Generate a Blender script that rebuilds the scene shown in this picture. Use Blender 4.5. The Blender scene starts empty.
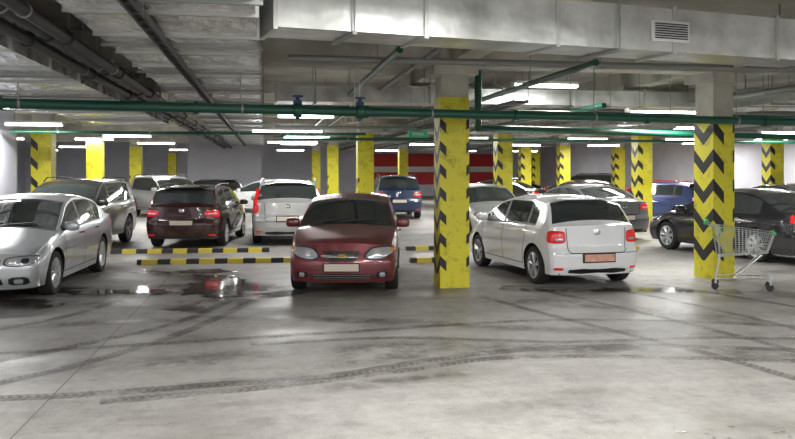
import bpy, bmesh, math, random
from mathutils import Vector, Matrix
random.seed(4)
C = bpy.context
scene = C.scene
TH = math.radians(9.4)
ct, st = math.cos(TH), math.sin(TH)
def R2W(a, b, z=0.0):
    return Vector((a*ct - b*st, a*st + b*ct, z))

# ------------------------------------------------------------------ materials
def newmat(name):
    m = bpy.data.materials.new(name); m.use_nodes = True
    nt = m.node_tree
    return m, nt, nt.nodes['Principled BSDF']
def simple(name, col, rough=0.5, metal=0.0, coat=0.0, emis=None, es=0.0, noise=0.0, nscale=8, bump=0.0, bscale=30, bdist=.03):
    m, nt, p = newmat(name)
    p.inputs['Base Color'].default_value = (*col, 1)
    p.inputs['Roughness'].default_value = rough
    p.inputs['Metallic'].default_value = metal
    p.inputs['Coat Weight'].default_value = coat
    p.inputs['Coat Roughness'].default_value = 0.04
    if emis:
        p.inputs['Emission Color'].default_value = (*emis, 1)
        p.inputs['Emission Strength'].default_value = es
    if noise > 0 or bump > 0:
        tc = nt.nodes.new('ShaderNodeTexCoord')
        n = nt.nodes.new('ShaderNodeTexNoise'); n.inputs['Scale'].default_value = nscale
        n.inputs['Detail'].default_value = 5
        nt.links.new(tc.outputs['Object'], n.inputs['Vector'])
        if noise > 0:
            mr = nt.nodes.new('ShaderNodeMapRange')
            mr.inputs['From Min'].default_value = 0.3; mr.inputs['From Max'].default_value = 0.7
            mr.inputs['To Min'].default_value = 1-noise; mr.inputs['To Max'].default_value = 1+noise*0.4
            nt.links.new(n.outputs['Fac'], mr.inputs['Value'])
            mx = nt.nodes.new('ShaderNodeVectorMath'); mx.operation = 'SCALE'
            mx.inputs[0].default_value = col
            nt.links.new(mr.outputs[0], mx.inputs['Scale'])
            nt.links.new(mx.outputs[0], p.inputs['Base Color'])
        if bump > 0:
            n2 = nt.nodes.new('ShaderNodeTexNoise'); n2.inputs['Scale'].default_value = bscale
            nt.links.new(tc.outputs['Object'], n2.inputs['Vector'])
            b = nt.nodes.new('ShaderNodeBump'); b.inputs['Strength'].default_value = bump
            b.inputs['Distance'].default_value = bdist
            nt.links.new(n2.outputs['Fac'], b.inputs['Height'])
            nt.links.new(b.outputs[0], p.inputs['Normal'])
    return m

M = {}
M['glass'] = simple('car_glass', (0.035, 0.044, 0.044), 0.03, 0.0, 0.9)
M['black'] = simple('black_plastic', (0.012, 0.012, 0.013), 0.45)
M['under'] = simple('underbody', (0.006, 0.006, 0.006), 0.9)
M['tire'] = simple('tire_rubber', (0.018, 0.018, 0.018), 0.75)
M['rim'] = simple('alloy_rim', (0.62, 0.63, 0.65), 0.3, 0.6)
M['chrome'] = simple('chrome', (0.8, 0.8, 0.8), 0.12, 1.0)
M['lens'] = simple('headlamp_lens', (0.5, 0.53, 0.56), 0.08, 0.4, 1.0)
M['lensin'] = simple('headlamp_bulb', (0.9, 0.9, 0.88), 0.1, 0.6)
M['red'] = simple('tail_lamp', (0.55, 0.01, 0.012), 0.12, 0.0, 1.0, (0.8, 0.02, 0.02), 0.25)
M['amber'] = simple('indicator_amber', (0.75, 0.22, 0.02), 0.2, 0, 0.5)
M['plate'] = simple('licence_plate', (0.62, 0.54, 0.46), 0.5)
M['plate_o'] = simple('licence_plate_orange', (0.85, 0.45, 0.32), 0.5, noise=0.3, nscale=20)
M['seam'] = simple('panel_gap', (0.01, 0.01, 0.01), 0.8)
M['concrete'] = simple('concrete', (0.58, 0.56, 0.49), 0.85, noise=0.4, nscale=1.5, bump=0.2)
M['ceil'] = simple('ceiling_concrete', (0.55, 0.535, 0.465), 0.9, noise=0.45, nscale=0.9, bump=0.2)
M['wall'] = simple('wall_paint', (0.68, 0.68, 0.76), 0.8, noise=0.12, nscale=0.8)
M['galv'] = simple('galvanised_steel', (0.64, 0.65, 0.63), 0.33, 0.5, noise=0.35, nscale=2.5, bump=0.25, bscale=4, bdist=.05)
M['seamlt'] = simple('duct_flange', (0.5, 0.5, 0.47), 0.4, 0.5)
M['green'] = simple('green_pipe_paint', (0.007, 0.085, 0.052), 0.38, 0.0, 0.2)
M['bpipe'] = simple('black_pipe_insulation', (0.02, 0.02, 0.022), 0.5)
M['gpipe'] = simple('grey_pipe', (0.3, 0.31, 0.3), 0.5, 0.3)
M['dpipe'] = simple('dark_steel', (0.08, 0.08, 0.08), 0.5, 0.3)
M['blue'] = simple('valve_blue', (0.015, 0.04, 0.14), 0.4)
M['white'] = simple('lamp_housing', (0.75, 0.75, 0.73), 0.5)
M['tube'] = simple('lamp_diffuser', (1, 1, 1), 0.5, emis=(0.97, 0.99, 1.0), es=15.0)
M['rwall'] = simple('red_wall_paint', (0.6, 0.03, 0.03), 0.6)
M['signg'] = simple('exit_sign_green', (0.02, 0.22, 0.12), 0.5, emis=(0.05, 0.6, 0.3), es=0.15)
M['cartm'] = simple('cart_chrome_wire', (0.6, 0.62, 0.62), 0.3, 0.8)
M['cartg'] = simple('cart_green_plastic', (0.06, 0.5, 0.12), 0.4)
def foil_mat():
    m, nt, p = newmat('foil_insulation')
    N = nt.nodes.new; Lk = nt.links.new
    tc = N('ShaderNodeTexCoord')
    v = N('ShaderNodeTexVoronoi'); v.inputs['Scale'].default_value = 4.5
    mp = N('ShaderNodeMapping'); mp.inputs['Scale'].default_value = (.6, 1.5, 1)
    Lk(tc.outputs['Object'], mp.inputs['Vector'])
    n = N('ShaderNodeTexNoise'); n.inputs['Scale'].default_value = 2.5; n.inputs['Detail'].default_value = 6
    Lk(mp.outputs[0], n.inputs['Vector'])
    ad = N('ShaderNodeVectorMath'); ad.operation = 'MULTIPLY_ADD'; ad.inputs[1].default_value = (.5, .5, .5)
    Lk(n.outputs['Color'], ad.inputs[0]); Lk(mp.outputs[0], ad.inputs[2]); Lk(ad.outputs[0], v.inputs['Vector'])
    b = N('ShaderNodeBump'); b.inputs['Strength'].default_value = .75; b.inputs['Distance'].default_value = .05
    Lk(v.outputs['Distance'], b.inputs['Height']); Lk(b.outputs[0], p.inputs['Normal'])
    cr = N('ShaderNodeValToRGB')
    cr.color_ramp.elements[0].position = .35; cr.color_ramp.elements[0].color = (.55, .55, .55, 1)
    cr.color_ramp.elements[1].position = .58; cr.color_ramp.elements[1].color = (.97, .97, .97, 1)
    Lk(n.outputs['Fac'], cr.inputs['Fac']); Lk(cr.outputs[0], p.inputs['Base Color'])
    p.inputs['Metallic'].default_value = .75; p.inputs['Roughness'].default_value = .2
    return m
M['foil'] = foil_mat()

def paint(name, col, metal=0.0, rough=0.28, dirt=.0):
    return simple('car_paint_'+name, col, rough, metal, 1.0, noise=dirt, nscale=2.5)

# ------------------------------------------------------------------ builder
class MB:
    def __init__(s):
        s.v = []; s.f = []; s.m = []; s.mats = []
    def mi(s, mat):
        if mat not in s.mats: s.mats.append(mat)
        return s.mats.index(mat)
    def add(s, vs, fs, mat):
        o = len(s.v); s.v += [tuple(v) for v in vs]
        if isinstance(mat, list):
            for f, m in zip(fs, mat):
                s.f.append([i+o for i in f]); s.m.append(s.mi(m))
        else:
            k = s.mi(mat)
            for f in fs:
                s.f.append([i+o for i in f]); s.m.append(k)
    def box(s, c, d, mat, rz=0.0, ry=0.0, rx=0.0):
        mt = Matrix.Translation(c) @ Matrix.Rotation(rz, 4, 'Z') @ Matrix.Rotation(ry, 4, 'Y') @ Matrix.Rotation(rx, 4, 'X')
        vs = [mt @ Vector((x*d[0]/2, y*d[1]/2, z*d[2]/2)) for x in (-1, 1) for y in (-1, 1) for z in (-1, 1)]
        s.add(vs, [(0, 1, 3, 2), (4, 6, 7, 5), (0, 4, 5, 1), (2, 3, 7, 6), (0, 2, 6, 4), (1, 5, 7, 3)], mat)
    def tube(s, p1, p2, r, mat, n=8, caps=True):
        p1 = Vector(p1); p2 = Vector(p2); d = (p2-p1)
        if d.length < 1e-6: return
        q = d.to_track_quat('Z', 'Y')
        vs = []
        for p in (p1, p2):
            for i in range(n):
                a = 2*math.pi*i/n
                vs.append(p + q @ Vector((r*math.cos(a), r*math.sin(a), 0)))
        fs = [(i, (i+1) % n, n+(i+1) % n, n+i) for i in range(n)]
        if caps: fs += [tuple(range(n))[::-1], tuple(range(n, 2*n))]
        s.add(vs, fs, mat)
    def lathe(s, prof, c, mat, side=1, n=28):
        vs = []; m = len(prof)
        for i in range(n):
            a = 2*math.pi*i/n
            for r, y in prof:
                vs.append((c[0]+r*math.cos(a), c[1]+side*y, c[2]+r*math.sin(a)))
        fs = []
        for i in range(n):
            j = (i+1) % n
            for k in range(m-1):
                fs.append((i*m+k, i*m+k+1, j*m+k+1, j*m+k))
        s.add(vs, fs, mat)
    def blob(s, c, d, mat, p=0.6, n=14, mrings=8):
        vs = []; fs = []
        def sp(x): return math.copysign(abs(x)**p, x)
        for i in range(mrings+1):
            la = -math.pi/2 + math.pi*i/mrings
            for j in range(n):
                lo = 2*math.pi*j/n
                vs.append((c[0]+d[0]/2*sp(math.cos(la))*sp(math.cos(lo)), c[1]+d[1]/2*sp(math.cos(la))*sp(math.sin(lo)), c[2]+d[2]/2*sp(math.sin(la))))
        for i in range(mrings):
            for j in range(n):
                k = (j+1) % n
                fs.append((i*n+j, i*n+k, (i+1)*n+k, (i+1)*n+j))
        s.add(vs, fs, mat)
    def done(s, name, loc=(0, 0, 0), rz=0.0, sharp=35, merge=True, recalc=True):
        me = bpy.data.meshes.new(name)
        me.from_pydata(s.v, [], s.f)
        for m in s.mats: me.materials.append(m)
        me.polygons.foreach_set('material_index', s.m)
        bm = bmesh.new(); bm.from_mesh(me)
        if merge: bmesh.ops.remove_doubles(bm, verts=bm.verts, dist=0.0004)
        if recalc: bmesh.ops.recalc_face_normals(bm, faces=bm.faces)
        bm.to_mesh(me); bm.free()
        me.polygons.foreach_set('use_smooth', [True]*len(me.polygons))
        me.set_sharp_from_angle(angle=math.radians(sharp))
        me.update()
        ob = bpy.data.objects.new(name, me)
        ob.location = loc; ob.rotation_euler = (0, 0, rz)
        C.collection.objects.link(ob)
        return ob

def rbox(name, a0, a1, b0, b1, z0, z1, mat, rot=TH):
    b = MB(); b.box((0, 0, 0), (a1-a0, b1-b0, z1-z0), mat)
    w = R2W((a0+a1)/2, (b0+b1)/2, (z0+z1)/2)
    return b.done(name, w, rot)

# ------------------------------------------------------------------ car
def lin(pts):
    def f(x):
        if x <= pts[0][0]: return pts[0][1]
        for (a, b), (c, d) in zip(pts, pts[1:]):
            if x <= c: return b+(d-b)*(x-a)/(c-a)
        return pts[-1][1]
    return f
def smooth(f, r):
    ks = [(-1, .5), (-.66, 1), (-.33, 1.4), (0, 1.6), (.33, 1.4), (.66, 1), (1, .5)]
    t = sum(k[1] for k in ks)
    return lambda x: sum(f(x+k*r)*w for k, w in ks)/t
def chaikin(p, n=2):
    for _ in range(n):
        q = []
        for i in range(len(p)):
            a = p[i]; b = p[(i+1) % len(p)]
            q += [(a[0]*.8+b[0]*.2, a[1]*.8+b[1]*.2), (a[0]*.2+b[0]*.8, a[1]*.2+b[1]*.8)]
        p = q
    return p

SPECS = {
 'hatch': dict(L=3.97, W=1.68, wb=2.47, fo=.82, R=.305, sill=.2, tumble=.36,
    top=[(0, .72), (.12, .77), (.95, .99), (1.66, 1.34), (2.1, 1.43), (2.9, 1.43), (3.52, 1.37), (3.86, 1.03), (3.97, .965)],
    belt=[(0, .66), (.9, .90), (2.5, .935), (3.97, .955)], cowl=.95, wst=1.72, rgt=3.46, rgb=3.84,
    wins=[(1.12, 2.02), (2.10, 2.98), (3.03, 3.32)], Df=.34, Dr=.2,
    F=[(.2, .05), (.32, 0), (.52, 0), (.62, .05), (.8, .12)], Rr=[(.2, .05), (.32, 0), (.56, 0), (.62, .05), (.95, .07)]),
 'hatch_b': dict(L=3.92, W=1.69, wb=2.48, fo=.80, R=.30, sill=.2, tumble=.36,
    top=[(0, .76), (.12, .82), (1.05, 1.01), (1.72, 1.36), (2.1, 1.45), (2.9, 1.455), (3.45, 1.39), (3.8, 1.04), (3.92, .965)],
    belt=[(0, .70), (.9, .92), (2.5, .95), (3.92, .96)], cowl=1.05, wst=1.80, rgt=3.4, rgb=3.76,
    wins=[(1.2, 2.04), (2.12, 2.98), (3.03, 3.25)], Df=.28, Dr=.2,
    F=[(.2, .05), (.32, 0), (.5, 0), (.62, .05), (.8, .11)], Rr=[(.2, .05), (.32, 0), (.56, 0), (.62, .05), (.95, .07)]),
 'sedan': dict(L=4.77, W=1.82, wb=2.71, fo=.93, R=.325, sill=.2, tumble=.38,
    top=[(0, .70), (.12, .76), (1.2, .99), (2.0, 1.37), (2.45, 1.46), (3.1, 1.455), (3.6, 1.37), (4.22, 1.10), (4.65, 1.08), (4.77, 1.02)],
    belt=[(0, .65), (1.1, .90), (3, .95), (4.77, .985)], cowl=1.2, wst=2.08, rgt=3.52, rgb=4.18,
    wins=[(1.36, 2.38), (2.46, 3.3), (3.35, 3.72)], Df=.36, Dr=.25,
    F=[(.2, .05), (.32, 0), (.52, 0), (.64, .05), (.8, .12)], Rr=[(.2, .05), (.35, 0), (.58, 0), (.66, .05), (1.0, .06)]),
 'suv': dict(L=4.5, W=1.82, wb=2.62, fo=.9, R=.35, sill=.27, tumble=.3,
    top=[(0, .88), (.12, .94), (1.05, 1.12), (1.68, 1.5), (2.1, 1.63), (3.3, 1.65), (4.1, 1.58), (4.36, 1.16), (4.5, 1.08)],
    belt=[(0, .80), (1.0, 1.02), (4.5, 1.08)], cowl=1.05, wst=1.76, rgt=4.04, rgb=4.34,
    wins=[(1.2, 2.12), (2.2, 3.1), (3.16, 3.85)], Df=.34, Dr=.2,
    F=[(.25, .06), (.4, 0), (.65, 0), (.75, .04), (1.0, .08)], Rr=[(.25, .05), (.42, 0), (.68, 0), (.74, .05), (1.1, .07)]),
}
GF = lin([(0, .95), (.18, .975), (.42, .998), (.6, 1.0), (.78, .992), (.92, .968), (1, .94)])
def shp(t, n=2.4):
    t = min(max(t, 0), 1)
    return 1-(1-t**n)**(1/n)

def make_car(name, kind, x, y, heading, pm, style='', hscale=1.0, detail=True):
    """x,y = centre on the floor; heading = direction the nose points (radians, 0=+X)"""
    S = SPECS[kind]; L = S['L']; hw = S['W']/2
    b = MB()
    top = smooth(lin(S['top']), .09); belt = smooth(lin(S['belt']), .12)
    Wf = smooth(lin([(0, .93*hw), (.6, .98*hw), (1.2, hw), (L-1.1, hw), (L-.3, .965*hw), (L, .93*hw)]), .15)
    F = smooth(lin(S['F']), .03); Rr = smooth(lin(S['Rr']), .02)
    bf = lambda s: max(0, 1-s/1.1)**2
    br = lambda s: max(0, 1-(L-s)/.9)**2
    R = S['R']; sill = S['sill']; aR = R+.055
    wc = [S['fo'], S['fo']+S['wb']]
    def sact(s, t, z):
        return s+bf(s)*(S['Df']*shp(t)+F(z))-br(s)*(S['Dr']*shp(t)+Rr(z))
    def zlow(s):
        z = sill
        for c in wc:
            d = abs(s-c)
            if d < aR: z = max(z, R+math.sqrt(max(0, aR*aR-d*d)))
        return z
    def sy(w, z, zb): return w*GF((z-sill)/(zb-sill))
    st_ = [i*.07 for i in range(int(L/.07)+1)]+[L, .03, L-.03]
    keys = [S['cowl'], S['wst'], S['rgt'], S['rgb']]
    for w_ in S['wins']: keys += list(w_)
    arch = []
    for c in wc:
        for k in range(0, 21):
            d = -math.cos(math.pi*k/20)*aR*.9995
            arch.append(c+d)
        arch += [c-aR-.002, c+aR+.002]
    def inv(sa):
        lo, hi = 0, L
        for _ in range(40):
            m = (lo+hi)/2
            if sact(m, 1, .5) < sa: lo = m
            else: hi = m
        return lo
    arch = [inv(a) for a in arch]
    keys = keys+arch
    st_ = [q for q in st_ if all(abs(q-k) > .018 for k in keys) or q in (0, L)]
    st_ = sorted(set(st_+keys))
    NS = 11
    UF = [.08, .3, .6, .92, 1.0]
    TC = [.975, .94, .87, .77, .63, .45, .23, 0]
    def ring(s):
        w = Wf(s); zb = belt(s); zt = max(top(s), zb+.012)
        cr = min(.07, (zt-zb)*.8); zr = zt-cr
        zl = zlow(sact(s, 1, .45)); out = []
        zl = min(zl, zb-.03)
        out.append((s, 1, w-.26, zl, zl))
        for k in range(NS):
            z = zl+(zb-zl)*k/(NS-1)
            out.append((s, 1, sy(w, z, zb), z, z))
        Wb = sy(w, zb, zb)
        for f in UF:
            z = zb+(zr-zb)*f
            yy = Wb-.006*f-S['tumble']*(z-zb)
            out.append((s, yy/Wb, yy, z, z))
        Wr = yy
        for t in TC:
            z = zr+(zt-zr)*(1-t**2.3)
            out.append((s, t*Wr/Wb, t*Wr, z, z))
        return out, Wb
    rings = []
    for s in st_:
        o, Wb = ring(s)
        rings.append([(L/2-sact(s, t, z), yy, z) for (s_, t, yy, z, _) in o])
    NR = len(rings[0])
    iu = NS
    for sg in (1, -1):
        vs = []; fs = []; ms = []
        for r in rings:
            vs += [(p[0], sg*p[1], p[2]) for p in r]
        for i in range(len(st_)-1):
            sm = (st_[i]+st_[i+1])/2
            zb = belt(sm); zt = top(sm); hgt = zt-zb
            inw = any(a < sm < c for a, c in S['wins'])
            for k in range(NR-1):
                a = i*NR+k; c = (i+1)*NR+k
                f = (a, a+1, c+1, c)
                m = pm
                if k == 0: m = M['under']
                u = k-iu
                if u >= 0:
                    if u == 0 and S['wins'][0][0] < sm < S['wins'][-1][1]: m = M['black']
                    if 1 <= u <= 3 and hgt > .1:
                        if inw: m = M['glass']
                        elif S['wins'][0][0]-.05 < sm < S['wins'][-1][1]: m = M['black']
                    if u >= 7:
                        if S['cowl'] < sm < S['wst']: m = M['glass']
                        if S['rgt'] < sm < S['rgb']: m = M['glass']
                    if u >= 6 and S['cowl']-.06 < sm < S['cowl']: m = M['black']
                fs.append(f); ms.append(m)
        b.add(vs, fs, ms)
        for end, s in ((0, 0.0), (1, L)):
            o, Wb = ring(s)
            cols = [q for q in o[iu:]]
            z0 = sill
            w = Wf(s); zb = belt(s)
            rows = 16; vs = []; nc = len(cols)
            for r in range(rows+1):
                for q in cols:
                    tcol = q[1] if q is not cols[0] else 1
                    z = z0+(q[3]-z0)*r/rows
                    if r == rows: yy = q[2]
                    else: yy = sy(w, min(z, zb), zb)*min(q[2]/Wb, 1)
                    vs.append((L/2-sact(s, tcol, z), sg*yy, z))
            fs = [(r*nc+c, r*nc+c+1, (r+1)*nc+c+1, (r+1)*nc+c) for r in range(rows) for c in range(nc-1)]
            b.add(vs, fs, pm)
    uw = hw-.25
    b.box((0, 0, (sill+.62)/2+.01), (L-.9, 2*uw, .62-sill), M['under'])
    b.box((0, 0, sill+.04), (wc[1]-wc[0]-2*aR-.02, 2*hw*.93, .05), M['under'])
    b.box((L/2-.42, 0, sill+.03), (.5, 2*hw*.70, .04), M['under'])
    b.box((-L/2+.36, 0, sill+.03), (.5, 2*hw*.76, .04), M['under'])
    for c in wc:
        for sg in (1, -1):
            cx = L/2-c; cy = sg*(hw-.125)
            cc = (cx, cy, R)
            b.lathe([(.64*R, -.09), (.66*R, -.1), (.93*R, -.1), (R, -.075), (R, .075), (.94*R, .1), (.74*R, .102), (.66*R, .092), (.655*R, .06)], cc, M['tire'], sg)
            b.lathe([(.70*R, .098), (.66*R, .1), (.62*R, .085), (.6*R, .02)], cc, M['rim'], sg)
            b.lathe([(.64*R, .02), (.02, .02)], cc, M['under'], sg)
            b.lathe([(.17*R, .06), (.16*R, .085), (.001, .09)], cc, M['rim'], sg)
            nsp = 5 if kind != 'sedan' else 7
            for i in range(nsp):
                for da in (-.16, .16):
                    an = 2*math.pi*i/nsp+.3; an2 = an+da
                    p1 = Vector((cx+.1*R*math.cos(an), cy+sg*.07, R+.1*R*math.sin(an)))
                    p2 = Vector((cx+.64*R*math.cos(an2), cy+sg*.08, R+.64*R*math.sin(an2)))
                    b.tube(p1, p2, .021, M['rim'], 5)
    def fsurf(yy, z, off):
        w = Wf(0); zb = belt(0)
        wz = sy(w, min(z, zb), zb)
        sgn = 1 if yy >= 0 else -1
        t = min(abs(yy)/wz, .9995)
        p = lambda tt, zz: Vector((L/2-sact(0, tt, zz), sgn*tt*wz, zz))
        e = .004; t1 = min(t, .992)
        a = p(t1+e, z)-p(t1, z); c = p(t1, z+.01)-p(t1, z)
        n = a.cross(c); n.normalize()
        if n.x < 0: n = -n
        return p(t, z)+n*off
    def rsurf(yy, z, off):
        w = Wf(L); zb = belt(L)
        wz = sy(w, min(z, zb), zb)
        sgn = 1 if yy >= 0 else -1
        t = min(abs(yy)/wz, .9995)
        p = lambda tt, zz: Vector((L/2-sact(L, tt, zz), sgn*tt*wz, zz))
        e = .004; t1 = min(t, .992)
        a = p(t1+e, z)-p(t1, z); c = p(t1, z+.01)-p(t1, z)
        n = a.cross(c); n.normalize()
        if n.x > 0: n = -n
        return p(t, z)+n*off
    def ssurf(side):
        def f(s, z, off):
            return Vector((L/2-s, side*(sy(Wf(s), min(z, belt(s)), belt(s))+off), z))
        return f
    def patch(sf, outl, mat, off=.006, sm=2, bulge=0.0):
        o = chaikin(outl, sm) if sm else outl
        cx = sum(p[0] for p in o)/len(o); cz = sum(p[1] for p in o)/len(o)
        vs = []; fr = [1.0, 1.0, .85, .6, .3]; n = len(o)
        for ri, q in enumerate(fr):
            for p in o:
                of = -.01 if ri == 0 else off+bulge*(1-q*q)
                vs.append(sf(cx+(p[0]-cx)*q, cz+(p[1]-cz)*q, of))
        vs.append(sf(cx, cz, off+bulge))
        fs = []
        for r in range(len(fr)-1):
            for i in range(n):
                j = (i+1) % n
                fs.append((r*n+i, r*n+j, (r+1)*n+j, (r+1)*n+i))
        for i in range(n):
            fs.append(((len(fr)-1)*n+i, (len(fr)-1)*n+(i+1) % n, len(fr)*n))
        b.add(vs, fs, mat)
    def strip(sf, pts, wd, mat, off=.002):
        P = []
        for p, q in zip(pts, pts[1:]):
            n = max(2, int(math.dist(p, q)/.05))
            for i in range(n): P.append((p[0]+(q[0]-p[0])*i/n, p[1]+(q[1]-p[1])*i/n))
        P.append(pts[-1]); vs = []
        for i, p in enumerate(P):
            a = P[max(0, i-1)]; c = P[min(len(P)-1, i+1)]
            d = (c[0]-a[0], c[1]-a[1]); l = math.hypot(*d) or 1
            n = (-d[1]/l*wd/2, d[0]/l*wd/2)
            vs += [sf(p[0]+n[0], p[1]+n[1], off), sf(p[0]-n[0], p[1]-n[1], off)]
        b.add(vs, [(2*i, 2*i+1, 2*i+3, 2*i+2) for i in range(len(P)-1)], mat)
    def sym(pts, sg): return [(p[0]*sg, p[1]) for p in pts]
    h0 = belt(0); hL = belt(L)
    k = hw/.84
    zc = h0
    if kind == 'hatch_b':
        for sg in (1, -1):
            patch(fsurf, sym([(.31, zc-.13), (.40, zc+.0), (.62, zc+.02), (.79, zc+.005), (.795, zc-.05), (.62, zc-.165), (.40, zc-.185)], sg), M['black'], .005, 2, .008)
            patch(fsurf, sym([(.34, zc-.13), (.43, zc-.015), (.62, zc+.005), (.78, zc-.008), (.785, zc-.05), (.62, zc-.15), (.42, zc-.168)], sg), M['lens'], .010, 2, .012)
            patch(fsurf, sym([(.44, zc-.13), (.46, zc-.03), (.56, zc-.03), (.56, zc-.13)], sg), M['lensin'], .024, 2, .01)
            patch(fsurf, sym([(.70, zc-.08), (.70, zc-.02), (.775, zc-.02), (.775, zc-.05)], sg), M['amber'], .020, 2, .004)
            patch(fsurf, sym([(.50, .27), (.50, .36), (.68, .36), (.66, .27)], sg), M['black'], .004, 2)
            patch(fsurf, sym([(.55, .28), (.55, .345), (.63, .345), (.63, .28)], sg), M['lens'], .012, 2, .008)
            patch(fsurf, sym([(.0, zc-.11), (.0, zc-.045), (.27, zc-.045), (.24, zc-.11)], sg), M['black'], .006, 1)
            patch(fsurf, sym([(.0, zc-.20), (.0, zc-.145), (.22, zc-.145), (.19, zc-.20)], sg), M['black'], .006, 1)
        patch(fsurf, [(-.30, zc-.145), (-.30, zc-.108), (.30, zc-.108), (.30, zc-.145)], M['chrome'], .018, 1)
        patch(fsurf, [(-.05, zc-.155), (-.065, zc-.127), (-.05, zc-.098), (.05, zc-.098), (.065, zc-.127), (.05, zc-.155)], simple('badge_gold', (.75, .55, .2), .25, .8), .026, 0)
        patch(fsurf, [(-.45, .235), (-.42, .33), (.42, .33), (.45, .235)], M['black'], .006, 1)
        for z in (.26, .285, .31):
            strip(fsurf, [(-.42, z), (.42, z)], .006, M['gpipe'], .012)
        strip(fsurf, [(-.72, .385), (.72, .385)], .007, M['seam'], .002)
        px = fsurf(0, .43, .02).x
        b.box((px, 0, .425), (.02, .54, .13), M['black']); b.box((px+.008, 0, .425), (.016, .5, .105), M['plate'])
    else:
        for sg in (1, -1):
            z = zc+.0
            patch(fsurf, sym([(.40*k, z-.13), (.42*k, z-.02), (.6*k, z+.0), (.79*k, z-.005), (.795*k, z-.07), (.66*k, z-.15)], sg), M['black'], .006, 2, .008)
            patch(fsurf, sym([(.42*k, z-.12), (.44*k, z-.03), (.6*k, z-.01), (.78*k, z-.015), (.785*k, z-.07), (.66*k, z-.14)], sg), M['lens'], .010, 2, .01)
            patch(fsurf, sym([(.46*k, z-.11), (.46*k, z-.03), (.56*k, z-.03), (.56*k, z-.11)], sg), M['lensin'], .022, 2, .01)
            patch(fsurf, sym([(.60*k, z-.11), (.60*k, z-.04), (.68*k, z-.04), (.68*k, z-.11)], sg), M['black'], .020, 2, .004)
            patch(fsurf, sym([(.47*k, sill+.06), (.47*k, sill+.17), (.68*k, sill+.17), (.70*k, sill+.06)], sg), M['black'], .005, 1)
            patch(fsurf, sym([(.53*k, sill+.08), (.53*k, sill+.14), (.63*k, sill+.14), (.63*k, sill+.08)], sg), M['lens'], .012, 2)
        patch(fsurf, [(-.36*k, zc-.15), (-.38*k, zc-.02), (.38*k, zc-.02), (.36*k, zc-.15)], M['black'], .006, 1)
        for q in (.035, .06, .085, .11, .135):
            strip(fsurf, [(-.36*k, zc-q), (.36*k, zc-q)], .01, M['chrome'], .014)
        patch(fsurf, [(-.06, zc-.13), (-.075, zc-.085), (-.06, zc-.04), (.06, zc-.04), (.075, zc-.085), (.06, zc-.13)], M['chrome'], .022, 1)
        patch(fsurf, [(-.42*k, sill+.05), (-.38*k, sill+.18), (.38*k, sill+.18), (.42*k, sill+.05)], M['black'], .006, 1)
        px = fsurf(0, sill+.26, .02).x
        b.box((px, 0, sill+.25), (.02, .52, .115), M['plate'])
    zt = hL
    for sg in (1, -1):
        if kind == 'suv' and style == 'tall':
            patch(rsurf, sym([(.66*k, .82), (.64*k, 1.05), (.79*k, 1.06), (.80*k, .84)], sg), M['red'], .008, 2, .012)
            b.tube((-2.09, sg*.80, 1.05), (-1.93, sg*.72, 1.42), .045, M['red'], 8)
        elif kind == 'suv':
            patch(rsurf, sym([(.48*k, .88), (.50*k, 1.0), (.79*k, 1.02), (.80*k, .84), (.66*k, .84)], sg), M['red'], .008, 2, .012)
            patch(rsurf, sym([(.55*k, .90), (.56*k, .94), (.74*k, .95), (.74*k, .90)], sg), M['lens'], .02, 1, .004)
        elif kind == 'sedan':
            patch(rsurf, sym([(.44*k, zt-.17), (.46*k, zt-.03), (.79*k, zt-.0), (.80*k, zt-.16), (.6*k, zt-.19)], sg), M['red'], .008, 2, .01)
            patch(rsurf, sym([(.5*k, zt-.15), (.5*k, zt-.11), (.7*k, zt-.10), (.7*k, zt-.15)], sg), M['lens'], .018, 1, .004)
        else:
            patch(rsurf, sym([(.53, .70), (.53, .86), (.57, .89), (.78, .90), (.79, .72), (.72, .69)], sg), M['red'], .008, 2, .014)
            patch(rsurf, sym([(.57, .735), (.57, .775), (.68, .775), (.68, .735)], sg), M['lens'], .022, 2, .003)
        patch(rsurf, sym([(.58*k, sill+.08), (.58*k, sill+.12), (.72*k, sill+.12), (.72*k, sill+.08)], sg), M['red'], .006, 1)
    gate = .50*k
    if kind != 'sedan':
        strip(rsurf, [(-gate-.02, zt-.02), (-gate, sill+.38), (-gate+.05, sill+.345), (gate-.05, sill+.345), (gate, sill+.38), (gate+.02, zt-.02)], .012, M['seam'], .002)
    else:
        strip(rsurf, [(-.42*k, zt), (-.42*k, .72), (-.38*k, .68), (.38*k, .68), (.42*k, .72), (.42*k, zt)], .012, M['seam'], .002)
    strip(rsurf, [(-.8*k, sill+.34), (.8*k, sill+.34)], .008, M['seam'], .002)
    patch(rsurf, [(-.06, zt-.13), (-.06, zt-.03), (.06, zt-.03), (.06, zt-.13)], M['chrome'], .008, 2, .006)
    patch(rsurf, [(-.5*k, sill+.02), (-.5*k, sill+.10), (.5*k, sill+.10), (.5*k, sill+.02)], M['black'], .005, 1)
    zp = (sill+.42 if kind == 'suv' else .60)
    if kind == 'hatch': zp = .47
    px = rsurf(0, zp, .0).x-.012
    b.box((px, 0, zp), (.024, .56, .15), M['black']); b.box((px-.012, 0, zp), (.016, .52, .112), M['plate_o'] if kind == 'hatch' else M['plate'])
    if kind != 'sedan':
        s0, s1 = S['rgb'], (S['rgb']+S['rgt'])/2
        def tp(s, yy, off):
            return Vector((L/2-sact(s, abs(yy)/hw, top(s))-off, yy, top(s)+off*.6-.02*(abs(yy)/hw)))
        b.tube(tp(s0, 0, .03), tp(s0-.05, .32, .035), .008, M['black'], 5)
        b.blob((L/2-S['rgt']-.06, 0, top(S['rgt'])+.005), (.2, 1.1*k, .035), pm, .5)
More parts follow.
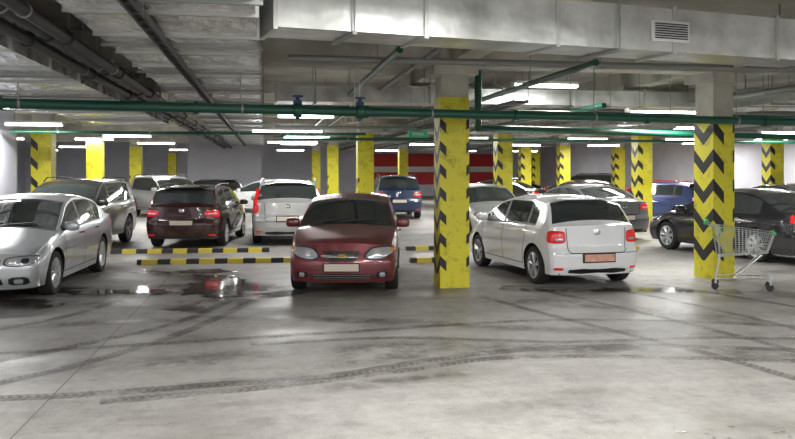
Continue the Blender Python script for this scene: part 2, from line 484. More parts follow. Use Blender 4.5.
    for y0, y1 in ((-.1, .5), (-.55, .0)):
        s0 = S['cowl'];
        f = lambda s, yy: Vector((L/2-sact(s, abs(yy)/hw, top(s)), yy, top(s)+.015-.03*(abs(yy)/hw)**2))
        b.tube(f(s0, y0), f(s0+.12, y1), .008, M['black'], 5)
    for sg in (1, -1):
        sf = ssurf(sg)
        w0 = S['wins']
        zb_ = lambda s: belt(s)
        d1 = w0[0][0]-.02; d2 = (w0[0][1]+w0[1][0])/2
        for d in (d1, d2):
            strip(sf, [(d, zb_(d)-.01), (d, sill+.1)], .012, M['seam'], .002)
        strip(sf, [(w0[1][1]+.02, zb_(3)-.01), (w0[1][1]-.0, .72), (wc[1]-aR-.02, .45), (wc[1]-aR-.04, sill+.1)], .012, M['seam'], .002)
        strip(sf, [(d1, sill+.1), (wc[1]-aR-.04, sill+.1)], .012, M['seam'], .002)
        for d in (d2-.2, w0[1][1]-.16):
            z = zb_(d)-.10
            b.blob(sf(d, z, .018), (.2, .035, .035), pm if kind != 'sedan' else M['chrome'], .6, 10, 6)
        sm_ = w0[0][0]+.12
        b.blob((L/2-sm_, sg*(sy(hw, belt(sm_), belt(sm_))+.10), belt(sm_)+.07), (.13, .22, .15), pm, .55)
        b.tube((L/2-sm_, sg*(hw*.90), belt(sm_)+.01), (L/2-sm_, sg*(hw+.04), belt(sm_)+.04), .02, M['black'], 6)
    if kind == 'suv':
        for sg in (1, -1):
            pts = [Vector((L/2-s, sg*(hw*.74), top(s)+.0)) for s in (2.0, 2.2, 3.0, 3.8, 4.0)]
            for i, p in enumerate(pts):
                if 0 < i < 4: p.z += .035
                else: p.z -= .03
            for p, q in zip(pts, pts[1:]): b.tube(p, q, .016, M['black'] if style != 'tall' else M['rim'], 6)
    ob = b.done(name, (x, y, 0), heading, 32)
    ob.scale = (1, 1, hscale) if hscale != 1.0 else (1, 1, 1)
    return ob

P_silver = paint('silver', (.60, .63, .66), .5, .3, .15)
P_red = paint('maroon', (.20, .032, .042), .25, .3, .3)
P_white = paint('white', (.93, .94, .96), 0, .15, .04)
P_black = paint('black', (.010, .010, .012), 0, .2)
P_dred = paint('dark_cherry', (.045, .015, .015), .3, .25)
P_grey = paint('grey', (.16, .165, .165), .4, .3)
P_dgrey = paint('graphite', (.045, .042, .040), .3, .3)
P_navy = paint('navy', (.012, .025, .075), .2, .3)
P_blue = paint('blue', (.015, .035, .15), .2, .3)
P_brred = paint('red', (.45, .02, .03), .1, .3)
P_beige = paint('pearl_silver', (.46, .46, .45), .4, .3)
D = math.radians
def toward(tilt): return D(-90+tilt)
def away(tilt): return D(90+tilt)

make_car('sedan_car', 'sedan', -6.12, 13.25, toward(6.5), P_silver)
make_car('hatchback_car', 'hatch_b', -.80, 13.65, toward(-.5), P_red)
make_car('hatchback_car', 'hatch', 2.64, 14.5, away(15.5), P_white)
make_car('suv_car', 'suv', -7.75, 19.3, toward(2), P_dgrey)
make_car('crossover_car', 'suv', -5.1, 20.8, away(2), P_dred, hscale=.90)
make_car('suv_car', 'suv', -2.93, 21.6, away(7), P_beige, 'tall', hscale=.97)
make_car('suv_car', 'suv', -.15, 32, away(6), P_navy)
make_car('sedan_car', 'sedan', 7.60, 17.6, away(20), P_black)
make_car('sedan_car', 'sedan', 5.25, 23.2, away(18), P_grey)
make_car('hatchback_car', 'hatch_b', 2.5, 23.0, toward(10), P_silver)
make_car('hatchback_car', 'hatch', 9.5, 29, away(40), P_blue)
make_car('suv_car', 'suv', -9.2, 32, toward(40), P_beige)
make_car('sedan_car', 'sedan', -13, 33.5, away(60), P_silver)
make_car('sedan_car', 'sedan', 7.6, 33, away(14), P_dgrey)
make_car('hatchback_car', 'hatch', 11.3, 35, away(30), P_brred)
make_car('sedan_car', 'sedan', 11.7, 24.5, away(14), P_black)
make_car('sedan_car', 'sedan', 4.0, 34, away(60), P_dgrey)
make_car('sedan_car', 'sedan', 5.3, 41, away(90), P_black)
make_car('suv_car', 'suv', 9.7, 42, away(70), P_dgrey)
make_car('hatchback_car', 'hatch', -9.2, 38, away(70), P_dred)
make_car('sedan_car', 'sedan', -5.8, 35.3, away(80), P_white)

# ------------------------------------------------------------------ shell
def floor_mat():
    m, nt, p = newmat('wet_concrete_floor')
    N = nt.nodes.new; Lk = nt.links.new
    tc = N('ShaderNodeTexCoord')
    def noise(scale, det, rgh=.6, sc=None):
        n = N('ShaderNodeTexNoise'); n.inputs['Scale'].default_value = scale; n.inputs['Detail'].default_value = det; n.inputs['Roughness'].default_value = rgh
        if sc:
            mp = N('ShaderNodeMapping'); mp.inputs['Scale'].default_value = sc
            Lk(tc.outputs['Object'], mp.inputs['Vector']); Lk(mp.outputs[0], n.inputs['Vector'])
        else: Lk(tc.outputs['Object'], n.inputs['Vector'])
        return n.outputs['Fac']
    def mth(op, a, b_=None, c=None):
        n = N('ShaderNodeMath'); n.operation = op
        for i, v in enumerate((a, b_, c)):
            if v is None: continue
            if isinstance(v, (int, float)): n.inputs[i].default_value = v
            else: Lk(v, n.inputs[i])
        return n.outputs[0]
    n1 = noise(.5, 7, .62, (.55, 1.1, 1)); n2 = noise(6, 9, .75); n3 = noise(70, 4)
    n4 = noise(1.6, 8, .7, (.3, 1.8, 1)); n5 = noise(2.6, 8, .7, (1.4, .5, 1))
    s = mth('MULTIPLY_ADD', n2, .32, mth('MULTIPLY_ADD', n4, .24, mth('MULTIPLY_ADD', n5, .20, mth('MULTIPLY', n3, .24))))
    r = N('ShaderNodeValToRGB')
    r.color_ramp.elements[0].position = .38; r.color_ramp.elements[0].color = (.135, .128, .118, 1)
    r.color_ramp.elements[1].position = .59; r.color_ramp.elements[1].color = (.37, .355, .34, 1)
    e = r.color_ramp.elements.new(.47); e.color = (.26, .249, .236, 1)
    Lk(s, r.inputs['Fac'])
    wr = N('ShaderNodeMapRange'); wr.inputs['From Min'].default_value = .49; wr.inputs['From Max'].default_value = .60
    Lk(n1, wr.inputs['Value'])
    mx = N('ShaderNodeMix'); mx.data_type = 'RGBA'; mx.blend_type = 'MULTIPLY'
    Lk(wr.outputs[0], mx.inputs['Factor']); Lk(r.outputs[0], mx.inputs['A']); mx.inputs['B'].default_value = (.74, .73, .71, 1)
    Lk(mx.outputs['Result'], p.inputs['Base Color'])
    rr = N('ShaderNodeMapRange'); rr.inputs['To Min'].default_value = .55; rr.inputs['To Max'].default_value = .33
    Lk(wr.outputs[0], rr.inputs['Value']); Lk(rr.outputs[0], p.inputs['Roughness'])
    p.inputs['Specular IOR Level'].default_value = .42
    bp = N('ShaderNodeBump'); bp.inputs['Strength'].default_value = .35; bp.inputs['Distance'].default_value = .008
    Lk(n2, bp.inputs['Height']); Lk(bp.outputs[0], p.inputs['Normal'])
    return m
M['floor'] = floor_mat()
rbox('floor', -16, 20, -9, 57, -.2, 0, M['floor'])
rbox('ceiling', -16, 20, -9, 57, 3.9, 4.1, M['ceil'])
rbox('wall_left', -6.35, -6.15, -9, 21.2, 0, 3.9, M['wall'])
rbox('wall_left_outer', -16, -15.8, 21.2, 56.8, 0, 3.9, M['wall'])
rbox('wall_left_return', -15.8, -6.15, 21.2, 21.4, 0, 3.9, M['wall'])
rbox('wall_right', 19.6, 19.8, -9, 56.8, 0, 3.9, M['wall'])
rbox('wall_far', -15.8, 19.6, 56.8, 57, 0, 3.9, M['wall'])
rbox('wall_stub', -4.0, -.2, 43, 43.2, 0, 3.9, M['wall'])
b = MB()
b.box((0, 0, 1.25), (11, .1, .9), M['rwall']); b.box((0, 0, 1.9), (11, .09, .4), M['white']); b.box((0, 0, 2.55), (11, .1, .9), M['rwall']); b.box((0, 0, .4), (11, .09, .8), M['wall'])
b.done('wall_red_panel', R2W(12.2, 56.6), TH)

def column_mat(name, xl, xr, per=.5, thr=.42, zlo=.35, zhi=2.75):
    """black diagonal hazard bars on the faces where local x < xl or x > xr"""
    m, nt, p = newmat(name)
    N = nt.nodes.new; Lk = nt.links.new
    tc = N('ShaderNodeTexCoord'); sp = N('ShaderNodeSeparateXYZ'); Lk(tc.outputs['Object'], sp.inputs[0])
    def mth(op, a, b_=None, c=None):
        n = N('ShaderNodeMath'); n.operation = op
        for i, v in enumerate((a, b_, c)):
            if v is None: continue
            if isinstance(v, (int, float)): n.inputs[i].default_value = v
            else: Lk(v, n.inputs[i])
        return n.outputs[0]
    X = sp.outputs['X']; Y = sp.outputs['Y']; Z = sp.outputs['Z']
    msk = mth('MAXIMUM', mth('LESS_THAN', X, xl), mth('GREATER_THAN', X, xr))
    diag = mth('SUBTRACT', mth('ABSOLUTE', X), mth('ABSOLUTE', Y))
    v = mth('FRACT', mth('DIVIDE', mth('SUBTRACT', Z, mth('MULTIPLY', mth('ABSOLUTE', diag), -1.0)), per))
    s = mth('LESS_THAN', v, thr)
    k = mth('MULTIPLY', mth('MULTIPLY', msk, s), mth('MULTIPLY', mth('GREATER_THAN', Z, zlo), mth('LESS_THAN', Z, zhi)))
    nz = N('ShaderNodeTexNoise'); nz.inputs['Scale'].default_value = 6; nz.inputs['Detail'].default_value = 7; nz.inputs['Roughness'].default_value = .7
    Lk(tc.outputs['Object'], nz.inputs['Vector'])
    cr = N('ShaderNodeValToRGB')
    cr.color_ramp.elements[0].position = .32; cr.color_ramp.elements[0].color = (.40, .34, .02, 1)
    cr.color_ramp.elements[1].position = .48; cr.color_ramp.elements[1].color = (.70, .63, .03, 1)
    Lk(nz.outputs['Fac'], cr.inputs['Fac'])
    mx = N('ShaderNodeMix'); mx.data_type = 'RGBA'
    Lk(k, mx.inputs['Factor']); Lk(cr.outputs[0], mx.inputs['A']); mx.inputs['B'].default_value = (.015, .015, .015, 1)
    Lk(mx.outputs['Result'], p.inputs['Base Color']); p.inputs['Roughness'].default_value = .5
    return m
cmA = column_mat('yellow_column_paint', -.135, .185, .36, .42, .2, 2.75)
cmB = column_mat('yellow_column_paint_striped', .0, .19, .50, .42, .3, 2.65)
cmC = column_mat('yellow_column_paint_plain', -.2, 9, .5, .4, .3, 1.6)
cmD = column_mat('yellow_column_paint_mid', -.08, 9, .5, .40, .3, 2.7)
def column(a, b_, mat=cmA, sz=.50, rot=TH, xy=None, ztop=3.0):
    b = MB()
    b.box((0, 0, ztop/2), (sz, sz, ztop), mat)
    b.box((0, 0, ztop+(3.9-ztop)/2), (sz*.92, sz*.92, 3.9-ztop), M['concrete'])
    b.box((0, 0, 3.42), (sz*1.5, sz*1.5, .16), M['concrete'])
    w = Vector((xy[0], xy[1], 0)) if xy else R2W(a, b_)
    return b.done('concrete_column', w, rot)
column(0, 0, cmA, .47, xy=(.86, 12.78))
column(0, 0, cmB, .46, rot=TH+D(12), xy=(5.46, 13.8), ztop=2.75)
for a in (3.1, 7.6, 12.4, 17.2):
    for b_ in (25, 37.2, 49.5):
        if a == 7.6 and b_ > 36: continue
        column(a, b_, cmC if a < 4 else cmD)
column(7.6, 44, cmC); column(13.9, 36, cmD)
column(12.4, 12.5)
for b_ in (22.3, 28.8, 37.6, 52): column(-5.75, b_, cmC if b_ != 22.3 else cmD, ztop=2.9)

for b_ in (12.6, 25, 37.2, 49.5):
    rbox('ceiling_beam', -15.7, 19.5, b_-.22, b_+.22, 3.5, 3.9, M['concrete'])
for b_ in (6.5, 18.8, 31, 43):
    rbox('ceiling_beam', -15.7, 19.5, b_-.12, b_+.12, 3.62, 3.9, M['concrete'])
for a in (3.05, 7.6, 12.4, 17.2):
    rbox('ceiling_beam', a-.18, a+.18, -8, 56, 3.55, 3.9, M['concrete'])

def duct(name, p0, p1, w, h, mat, seg=1.2, z=3.3, fl=.05):
    p0 = Vector((p0[0], p0[1], 0)); p1 = Vector((p1[0], p1[1], 0))
    L = (p1-p0).length; an = math.atan2((p1-p0).y, (p1-p0).x)
    b = MB(); b.box((0, 0, 0), (L, w, h), mat)
    n = int(L/seg)
    for i in range(n+1):
        x = -L/2+i*L/n
        b.box((x, 0, 0), (.04, w+fl, h+fl), M['seamlt'])
    for i in range(0, n, 2):
        x = -L/2+(i+.5)*L/n
        for s in (-1, 1):
            b.box((x, s*(w/2+.04), (3.9-z+h/2)/2-h/2), (.015, .015, 3.9-z+h/2), M['gpipe'])
        b.box((x, 0, -h/2-.02), (.04, w+.12, .03), M['gpipe'])
    c = (p0+p1)/2
    return b, (c.x, c.y, z), an
def dductr(name, a0, b0, a1, b1, w, h, mat, z, seg=1.2):
    b, l, an = duct(name, R2W(a0, b0), R2W(a1, b1), w, h, mat, seg, z)
    return b.done(name, l, an)
dductr('ventilation_duct', -.8, 1, -.8, 42, 1.45, .36, M['foil'], 3.28, 1.1)
dductr('ventilation_duct', -3.15, 1, -3.15, 20, 1.7, .42, M['foil'], 3.16, 1.3)
dductr('ventilation_duct', -5.1, 1, -5.1, 19, .8, .3, M['foil'], 3.3, 1.3)
dductr('ventilation_duct', 10, 10, 10, 50, .9, .35, M['galv'], 3.3, 1.5)
dductr('ventilation_duct', 5.3, 16, 5.3, 50, .7, .3, M['galv'], 3.32, 1.5)
dductr('ventilation_duct', .2, 15.6, 18, 15.6, .7, .3, M['galv'], 3.3, 1.4)
dductr('ventilation_duct', .2, 28, 18, 28, .8, .3, M['galv'], 3.3, 1.4)
dp0 = Vector((-1.18, 7.30)); dp1 = Vector((8.2, 10.85))
b, l, an = duct('d', dp0, dp1, .6, .46, M['galv'], 1.35, 3.34)
Ld = (dp1-dp0).length
gx = -Ld/2+4.24
b.box((gx, -.32, -.02), (.48, .03, .22), M['white'])
for i in range(7):
    b.box((gx, -.342, -.095+i*.025), (.42, .02, .010), M['black'])
b.done('ventilation_duct', l, an)

def pipe(name, pts, r, mat, n=12, flanges=0, hang=0, extra=None, fm=None):
    b = MB()
    for p, q in zip(pts, pts[1:]):
        b.tube(p, q, r, mat, n)
    for p in pts[1:-1]: b.blob(p, (2.1*r,)*3, mat, 1.0)
    p, q = Vector(pts[0]), Vector(pts[-1])
    for i in range(flanges):
        t = (i+.5)/flanges; c = p.lerp(q, t); d = (q-p).normalized()
        b.tube(c-d*.03, c+d*.03, r*1.35, fm or mat, n)
    for i in range(hang):
        t = (i+.5)/hang; c = p.lerp(q, t)
        b.tube(c, (c.x, c.y, 3.9), .008, M['gpipe'], 5)
        b.tube(c-Vector((0, 0, .0)), c+(q-p).normalized()*.03, r*1.15, M['gpipe'], n)
    if extra: extra(b)
    return b.done(name, (0, 0, 0), 0, 50, merge=False)
def valves(b):
    for t in (.300, .372):
        c = Vector((-4.87, 9.8, 2.67)).lerp(Vector((6.8, 13.7, 2.67)), t)
        b.tube(c-Vector((.05, .015, 0)), c+Vector((.05, .015, 0)), .10, M['green'], 14)
        b.tube(c+Vector((0, 0, -.13)), c+Vector((0, 0, .2)), .028, M['blue'], 8)
        b.tube(c+Vector((0, 0, .18)), c+Vector((0, 0, .20)), .075, M['blue'], 12)
        b.box(c+Vector((0, 0, .1)), (.11, .09, .07), M['blue'])
pipe('green_pipe', [(-4.87-1.1, 9.8-.37, 2.67), (9.5, 14.6, 2.67)], .065, M['green'], 14, 7, 6, valves)
pipe('green_pipe', [(1.35, 13.4, 3.9), (1.35, 13.4, 2.55), (8.8, 17.2, 2.55)], .06, M['green'], 14, 0, 4)
pipe('green_pipe', [(2.0, 13.35, 2.82), (9.5, 15.4, 2.82)], .03, M['green'], 8, 0, 4)
g = R2W
pipe('green_pipe', [g(6.2, 14, 3.05), g(6.2, 50, 3.05)], .05, M['green'], 10, 0, 8)
pipe('green_pipe', [g(4.1, 9.5, 3.2), g(4.1, 50, 3.2)], .045, M['green'], 10, 0, 8)
pipe('green_pipe', [g(1.6, 9.5, 3.3), g(1.6, 40, 3.3)], .045, M['green'], 10, 0, 8)
pipe('green_pipe', [g(-5.9, 20, 2.75), g(2.5, 20, 2.75)], .035, M['green'], 10, 0, 4)
pipe('green_pipe', [g(.5, 22, 2.7), g(18, 22, 2.7)], .04, M['green'], 10, 0, 5)
for a, z in ((-1.74, 3.02), (-1.90, 3.05), (-2.06, 3.0)):
    pipe('black_pipe', [g(a, 1, z), g(a, 42.5, z)], .055, M['bpipe'], 10, 16, 12)
for a, z, r in ((8.6, 3.2, .06), (9.0, 3.2, .04), (2.2, 3.4, .04), (13.5, 3.2, .06), (15.5, 3.2, .05)):
    pipe('grey_pipe', [g(a, 10, z), g(a, 52, z)], r, M['gpipe'], 8, 0, 8)
for b_, z in ((10.8, 3.35), (17.3, 3.2), (23.5, 3.1), (30, 3.05), (34, 3.1)):
    pipe('grey_pipe', [g(.3, b_, z), g(18, b_, z)], .045, M['gpipe'], 8, 0, 6)
for (x, y) in ((-.62, 13.1), (-.70, 13.1)):
    pipe('grey_pipe', [(x, y, 3.9), (x, y, 2.75), (x+.0, y+.5, 2.75)], .012, M['white'], 6)
def tray(a, b0, b1, z, w=.3):
    b = MB(); L = b1-b0
    for s in (-1, 1): b.box((s*w/2, 0, 0), (.02, L, .06), M['dpipe'])
    n = int(L/.35)
    for i in range(n): b.box((0, -L/2+i*.35, -.02), (w, .03, .015), M['dpipe'])
    for i in range(4): b.tube((-w*.3+i*w*.2, -L/2, 0), (-w*.3+i*w*.2, L/2, 0), w*.08, M['bpipe'], 6)
    for i in range(0, n, 6):
        for s in (-1, 1): b.tube((s*(w/2+.01), -L/2+i*.35, -.03), (s*(w/2+.01), -L/2+i*.35, 3.9-z), .006, M['gpipe'], 5)
    b.done('cable_tray', R2W(a, (b0+b1)/2, z), TH)
tray(-.95, 2, 40, 3.04, .08); tray(4.6, 14, 50, 3.1, .25)

# ------------------------------------------------------------------ lamps
PW = 1.82
def lamp(x, y, z, length=1.25, power=45, rot=TH, light=True):
    b = MB()
    b.box((0, 0, .05), (length, .17, .05), M['white'])
    b.box((0, 0, 0), (length-.04, .13, .06), M['tube'])
    for s in (-1, 1):
        b.box((s*(length/2), 0, .02), (.03, .18, .09), M['white'])
        b.tube((s*length*.35, 0, .06), (s*length*.35, 0, 3.9-z), .006, M['gpipe'], 5)
    ob = b.done('fluorescent_lamp', (x, y, z), rot)
    if light:
        ld = bpy.data.lights.new('lamp_light', 'AREA'); ld.shape = 'RECTANGLE'
        ld.size = length-.06; ld.size_y = .12; ld.energy = power*PW; ld.color = (1.0, .99, .955)
        lo = bpy.data.objects.new('lamp_light', ld); C.collection.objects.link(lo)
        lo.parent = ob; lo.location = (0, 0, -.04)
def rl(a, b_, z=2.95, **k):
    w = R2W(a, b_); lamp(w.x, w.y, z, **k)
lamp(-8.35, 18.4, 2.9); lamp(-10.3, 27.2, 2.9)
lamp(-3.0, 21.8, 2.9, 1.9); lamp(-4.0, 30.5, 2.9, 1.9)
lamp(2.75, 14.9, 3.42); lamp(5.05, 14.95, 2.92, 1.6, 60)
lamp(4.3, 21.5, 2.95, 1.8); lamp(7.4, 24, 2.95, 1.8)
for a in (-4.4, 1.4, 6.9, 11.3, 15):
    for b_ in (27, 34, 45):
        rl(a, b_, 2.95, length=1.5, power=85)
rl(11.2, 19.5, 2.95, power=60); rl(15, 21.5, 2.95, power=60)
rl(17.8, 26, 2.95, power=60); rl(17.8, 31, 2.95, power=60)  # added pair, no known fixtures: extra light for the right wall
rl(-9, 30, 2.95, power=60); rl(-9, 40, 2.95, power=60); rl(-12, 26, 2.95, power=60); rl(-13, 35, 2.95, power=80)  # last one is an added fill lamp for the dark outer left wall
rl(-12, 47, 2.95, power=80); rl(-5.2, 15.5, 3.0, power=55)  # first one likewise added, to brighten the rear left area
rl(.9, 18, 3.05, power=50)
for a in (-4.2, .8, 5.2, 10.5, 15):
    for b_ in (-5, 0, 4.6):
        rl(a, b_, 2.92 if a < 0 else 3.4, power=64)
rl(2.0, 5.9, 3.4, power=50); rl(10.5, 12.5, 3.3, power=60)

b = MB(); b.box((0, 0, 0), (.34, .05, .12), M['signg']); b.box((0, -.03, 0), (.2, .01, .05), M['white'])
for s in (-1, 1): b.tube((s*.12, 0, .06), (s*.12, 0, 3.9-2.48), .005, M['gpipe'], 5)
b.done('exit_sign', (.35, 14.0, 2.48), TH)

# ------------------------------------------------------------------ kerbs
def kerb_mat():
    m, nt, p = newmat('kerb_stripes')
    N = nt.nodes.new; Lk = nt.links.new
    tc = N('ShaderNodeTexCoord'); sp = N('ShaderNodeSeparateXYZ'); Lk(tc.outputs['Object'], sp.inputs[0])
    d = N('ShaderNodeMath'); d.operation = 'DIVIDE'; d.inputs[1].default_value = .55; Lk(sp.outputs['X'], d.inputs[0])
    f = N('ShaderNodeMath'); f.operation = 'FRACT'; Lk(d.outputs[0], f.inputs[0])
    l = N('ShaderNodeMath'); l.operation = 'LESS_THAN'; l.inputs[1].default_value = .45; Lk(f.outputs[0], l.inputs[0])
    mx = N('ShaderNodeMix'); mx.data_type = 'RGBA'; Lk(l.outputs[0], mx.inputs['Factor'])
    mx.inputs['A'].default_value = (.62, .5, .05, 1); mx.inputs['B'].default_value = (.02, .02, .02, 1)
    Lk(mx.outputs['Result'], p.inputs['Base Color']); p.inputs['Roughness'].default_value = .6
    return m
M['kerb'] = kerb_mat()
def kerb(x0, y0, x1, y1, h=.09):
    L = math.hypot(x1-x0, y1-y0); an = math.atan2(y1-y0, x1-x0)
    b = MB()
    pr = [(-.1, 0), (-.075, h), (.075, h), (.1, 0)]
    vs = [(-L/2, p[0], p[1]) for p in pr]+[(L/2, p[0], p[1]) for p in pr]
    b.add(vs, [(0, 1, 5, 4), (1, 2, 6, 5), (2, 3, 7, 6), (0, 3, 2, 1), (4, 5, 6, 7), (0, 4, 7, 3)], M['kerb'])
    b.done('parking_kerb', ((x0+x1)/2, (y0+y1)/2, 0), an)
kerb(-5.1, 15.7, -2.15, 16.1); kerb(-6.5, 17.7, -2.9, 18.1); kerb(.25, 16.0, 1.1, 16.15); kerb(.2, 18.4, 1.2, 18.6)
kerb(4.6, 18.4, 5.6, 18.7)

# ------------------------------------------------------------------ puddles & tyre tracks
def overlay_mat(name, col, rough, dens_lo, dens_hi, tread=True, amax=.7, ns=1.6):
    m, nt, p = newmat(name)
    N = nt.nodes.new; Lk = nt.links.new
    p.inputs['Base Color'].default_value = (*col, 1); p.inputs['Roughness'].default_value = rough
    tc = N('ShaderNodeTexCoord')
    n = N('ShaderNodeTexNoise'); n.inputs['Scale'].default_value = ns; n.inputs['Detail'].default_value = 9; n.inputs['Roughness'].default_value = .75
    Lk(tc.outputs['Object'], n.inputs['Vector'])
    mr = N('ShaderNodeMapRange'); mr.inputs['From Min'].default_value = dens_lo; mr.inputs['From Max'].default_value = dens_hi
    mr.inputs['To Max'].default_value = amax
    Lk(n.outputs['Fac'], mr.inputs['Value'])
    out = mr.outputs[0]
    uv = N('ShaderNodeUVMap'); sp = N('ShaderNodeSeparateXYZ'); Lk(uv.outputs[0], sp.inputs[0])
    def mth(op, a, b_=None):
        k = N('ShaderNodeMath'); k.operation = op
        for i, v in enumerate((a, b_)):
            if v is None: continue
            if isinstance(v, (int, float)): k.inputs[i].default_value = v
            else: Lk(v, k.inputs[i])
        return k.outputs[0]
    c = mth('ABSOLUTE', mth('SUBTRACT', sp.outputs['Y'], .5))
    edge = N('ShaderNodeMapRange'); edge.inputs['From Min'].default_value = .5; edge.inputs['From Max'].default_value = .36 if tread else .1
    Lk(c, edge.inputs['Value'])
    out = mth('MULTIPLY', out, edge.outputs[0])
    if tread:
        t = mth('FRACT', mth('ADD', mth('MULTIPLY', sp.outputs['X'], 14.0), mth('MULTIPLY', c, 1.6)))
        tt = mth('ADD', mth('MULTIPLY', mth('GREATER_THAN', t, .45), .4), .6)
        grv = mth('GREATER_THAN', mth('ABSOLUTE', mth('SUBTRACT', c, .2)), .03)
        out = mth('MULTIPLY', mth('MULTIPLY', out, tt), mth('ADD', mth('MULTIPLY', grv, .5), .5))
    Lk(out, p.inputs['Alpha'])
    return m
M['track'] = overlay_mat('tyre_mark', (.08, .075, .07), .45, .36, .62, True, .8, 2.5)
M['smear'] = overlay_mat('wet_smear', (.12, .112, .10), .3, .40, .64, False, .62, 2.2)
M['damp_band'] = overlay_mat('wet_patch', (.085, .078, .068), .1, .43, .54, False, .88, 1.5)
def catmull(P, n=14):
    Q = [P[0]]+P+[P[-1]]; out = []
    for i in range(1, len(Q)-2):
        p0, p1, p2, p3 = [Vector((q[0], q[1], 0)) for q in Q[i-1:i+3]]
        for k in range(n):
            t = k/n
            out.append(.5*((2*p1)+(-p0+p2)*t+(2*p0-5*p1+4*p2-p3)*t*t+(-p0+3*p1-3*p2+p3)*t**3))
    out.append(Vector((P[-1][0], P[-1][1], 0)))
    return out
def ribbons(name, items):
    vs = []; fs = []; uvs = []; mi = []
    for k, (P, w, m) in enumerate(items):
        z = .0015+.0003*k; Q = catmull(P); o = len(vs); acc = 0
        for i, q in enumerate(Q):
            d = (Q[min(i+1, len(Q)-1)]-Q[max(i-1, 0)]).normalized(); n = Vector((-d.y, d.x, 0))
            if i: acc += (q-Q[i-1]).length
            for s in (0, 1):
                v = q+n*(s-.5)*w; vs.append((v.x, v.y, z)); uvs.append((acc, s))
        for i in range(len(Q)-1):
            fs.append((o+2*i, o+2*i+2, o+2*i+3, o+2*i+1)); mi.append(m)
    me = bpy.data.meshes.new(name); me.from_pydata(vs, [], fs)
    me.materials.append(M['track']); me.materials.append(M['smear']); me.materials.append(M['damp_band'])
    me.polygons.foreach_set('material_index', mi)
    ul = me.uv_layers.new(name='UVMap')
    for l in me.loops: ul.data[l.index].uv = uvs[l.vertex_index]
    ob = bpy.data.objects.new(name, me); C.collection.objects.link(ob)
G = lambda px, py: ((px-397.5)*(1480/(py-170))/800, 1480/(py-170))
trk = []
def T(L, w=.2, m=0): trk.append(([G(*p) for p in L], w, m))
T([(-60, 400), (60, 396), (200, 386), (330, 376), (420, 362), (520, 350), (650, 346), (850, 352)], .2)
T([(-60, 357), (60, 350), (200, 341), (330, 333), (450, 325), (560, 320), (700, 322), (860, 330)], .18)
T([(100, 402), (260, 388), (400, 371), (500, 358), (640, 357), (820, 362)], .18)
T([(540, 290), (600, 303), (680, 322), (790, 350), (880, 380)], .16)
T([(600, 287), (680, 302), (760, 320), (860, 345)], .16)
T([(480, 296), (530, 310), (610, 330), (700, 352), (800, 380)], .16)
T([(230, 300), (180, 322), (80, 345), (-60, 372)], .18)
T([(120, 300), (60, 318), (-60, 340)], .18)
T([(650, 284), (730, 296), (860, 318)], .16)
T([(255, 300), (190, 330), (90, 362), (-40, 392)], .18)
T([(250, 345), (400, 338), (560, 342), (700, 338), (860, 340)], .16)
T([(-40, 330), (120, 322), (260, 318), (400, 322), (560, 330), (800, 337)], .5, 1)
T([(-40, 372), (160, 362), (300, 352), (480, 345), (800, 356)], .7, 1)
T([(120, 396), (240, 382), (330, 388), (460, 372)], .4, 1)
T([(300, 368), (400, 356), (520, 352), (640, 345)], .6, 1)
T([(520, 300), (640, 310), (800, 325)], .9, 1)
T([(10, 290), (80, 292), (160, 290), (240, 288), (290, 296)], 1.4, 2)
T([(140, 270), (215, 280), (235, 298), (180, 312)], 1.0, 2)
T([(500, 288), (560, 290), (640, 290), (740, 292)], .7, 2)
T([(-20, 310), (100, 304), (200, 304)], .7, 1)
T([(145, 366), (180, 364), (215, 365)], .2, 1)
T([(-40, 290), (-10, 300), (60, 306)], .9, 2)
ribbons('tyre_tracks', trk)
b = MB()
p0 = Vector((*G(-20, 470), .001)); p1 = Vector((*G(168, 278), .001)); d = (p1-p0).normalized(); n = Vector((-d.y, d.x, 0))*.007
b.add([p0-n, p0+n, p1+n, p1-n], [(0, 1, 2, 3)], simple('joint_dark', (.17, .16, .15), .8))
b.done('floor_joint', merge=False)
M['puddle'] = simple('puddle_water', (.10, .09, .078), .05, 0, 0, bump=.05, bscale=6)
M['damp'] = simple('damp_spot', (.2, .19, .178), .25)
def puddle(x, y, rx, ry, seed, mat='puddle'):
    rnd = random.Random(seed); ph = [rnd.uniform(0, 6.28) for _ in range(6)]
    b = MB(); vs = [(0, 0, 0)]; n = 96
    for i in range(n):
        a = 2*math.pi*i/n
        r = 1+.22*math.sin(2*a+ph[0])+.16*math.sin(3*a+ph[1])+.12*math.sin(5*a+ph[2])+.09*math.sin(9*a+ph[3])+.06*math.sin(14*a+ph[4])+.04*math.sin(23*a+ph[5])
        vs.append((rx*r*math.cos(a), ry*r*math.sin(a), 0))
    b.add(vs, [(0, 1+i, 1+(i+1) % n) for i in range(n)], M[mat])
    b.done('puddle', (x, y, .010), 0, merge=False, recalc=False)
puddle(-4.45, 12.1, .75, .25, 1); puddle(-2.95, 12.75, .38, .8, 2); puddle(-3.5, 14.6, .4, .3, 3)
puddle(-2.6, 11.7, .25, .12, 4); puddle(-5.2, 11.3, .3, .12, 5); puddle(-3.6, 12.0, .22, .12, 6); puddle(-3.2, 13.9, .3, .15, 7)
for i in range(14):
    x, y = 1.9+random.random()*1.6, 5.45+random.random()*.45
    puddle(x, y, .010+.014*random.random(), .008+.01*random.random(), 20+i, 'damp')

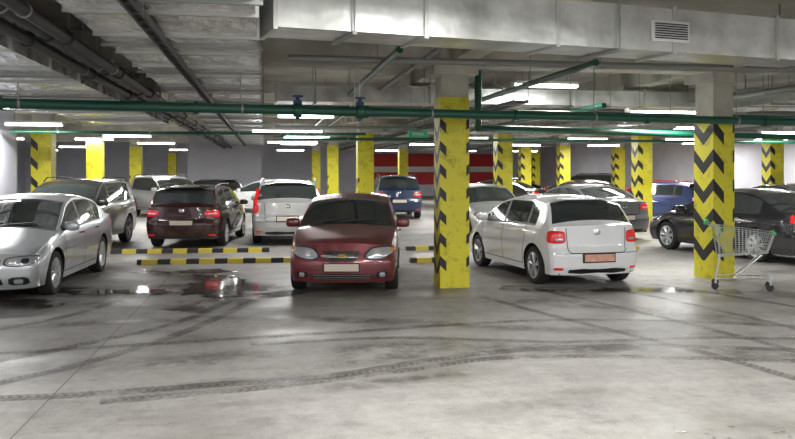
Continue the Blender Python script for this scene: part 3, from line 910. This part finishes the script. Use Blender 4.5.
# ------------------------------------------------------------------ shopping cart
def cart(x, y, rz):
    b = MB(); m = M['cartm']
    def P(u, v, w):
        hw_t = .27-.05*u; hw_b = .22-.04*u
        zt = .98-.10*u; zb = .50+.08*u
        xr = -.42+.90*u
        xs = xr+(1-w)*(.08 if u < .5 else -.10)*abs(1-2*u)
        return Vector((xs, v*(hw_b+(hw_t-hw_b)*w), zb+(zt-zb)*w))
    r = .0045
    for w in [i/6 for i in range(7)]:
        rr = .009 if w == 1 else r
        for v in (-1, 1): b.tube(P(0, v, w), P(1, v, w), rr, m, 6)
        b.tube(P(1, -1, w), P(1, 1, w), rr, m, 6)
        b.tube(P(0, -1, w), P(0, 1, w), rr, m, 6)
    for i in range(17):
        u = i/16
        for v in (-1, 1): b.tube(P(u, v, 0), P(u, v, 1), r, m, 5)
        b.tube(P(u, -1, 0), P(u, 1, 0), r, m, 5)
    for i in range(9):
        v = -1+2*i/8
        b.tube(P(1, v, 0), P(1, v, 1), r, m, 5); b.tube(P(0, v, 0), P(0, v, 1), r, m, 5); b.tube(P(0, v, 0), P(1, v, 0), r, m, 5)
    for v in (-1, 1):
        b.tube(P(0, v, 1), Vector((-.52, v*.27, 1.04)), .011, m, 8)
        b.tube(P(.1, v, 1), Vector((-.30, v*.22, .5)), .011, m, 8)
        b.tube(Vector((-.30, v*.22, .5)), Vector((-.36, v*.24, .16)), .012, m, 8)
        b.tube(Vector((-.36, v*.24, .16)), Vector((.42, v*.17, .20)), .012, m, 8)
        b.tube(Vector((.30, v*.17, .55)), Vector((-.1, v*.2, .175)), .011, m, 8)
        b.blob((-.5, v*.27, 1.03), (.07, .05, .06), M['cartg'])
        b.blob((.47, v*.22, .88), (.05, .05, .05), M['cartg'])
        for cx, cy, zz in ((-.36, .24, .16), (.42, .17, .20)):
            b.box((cx, v*cy, (zz+.1)/2+.02), (.03, .05, zz-.05), m)
            b.tube((cx-.01, v*cy-.013, .055), (cx-.01, v*cy+.013, .055), .055, M['bpipe'], 14)
    b.tube((-.52, -.28, 1.04), (-.52, .28, 1.04), .017, M['cartg'], 10)
    b.tube((.42, -.17, .2), (.42, .17, .2), .012, m, 8)
    for i in range(6): b.tube((-.3+i*.12, -.2, .19), (-.3+i*.12, .2, .19), r, m, 5)
    b.box((-.30, 0, .86), (.02, .44, .16), M['cartg'], ry=.25)
    b.done('shopping_cart', (x, y, 0), rz, 40, merge=False)
cart(5.36, 12.5, D(-22))

# ------------------------------------------------------------------ world & camera
w = bpy.data.worlds.new('World'); scene.world = w; w.use_nodes = True
w.node_tree.nodes['Background'].inputs[0].default_value = (.97, .98, 1, 1)
w.node_tree.nodes['Background'].inputs[1].default_value = .9
cd = bpy.data.cameras.new('camera'); cam = bpy.data.objects.new('camera', cd)
C.collection.objects.link(cam); scene.camera = cam
cam.location = (0, 0, 1.85); cam.rotation_euler = (math.radians(90), 0, 0)
cd.sensor_width = 36; cd.lens = 800/795*36
cd.shift_y = -(219.5-170)/795
cd.clip_end = 200
try:
    scene.view_settings.view_transform = 'Standard'
    scene.view_settings.exposure = 0.0
except Exception as e: print(e)
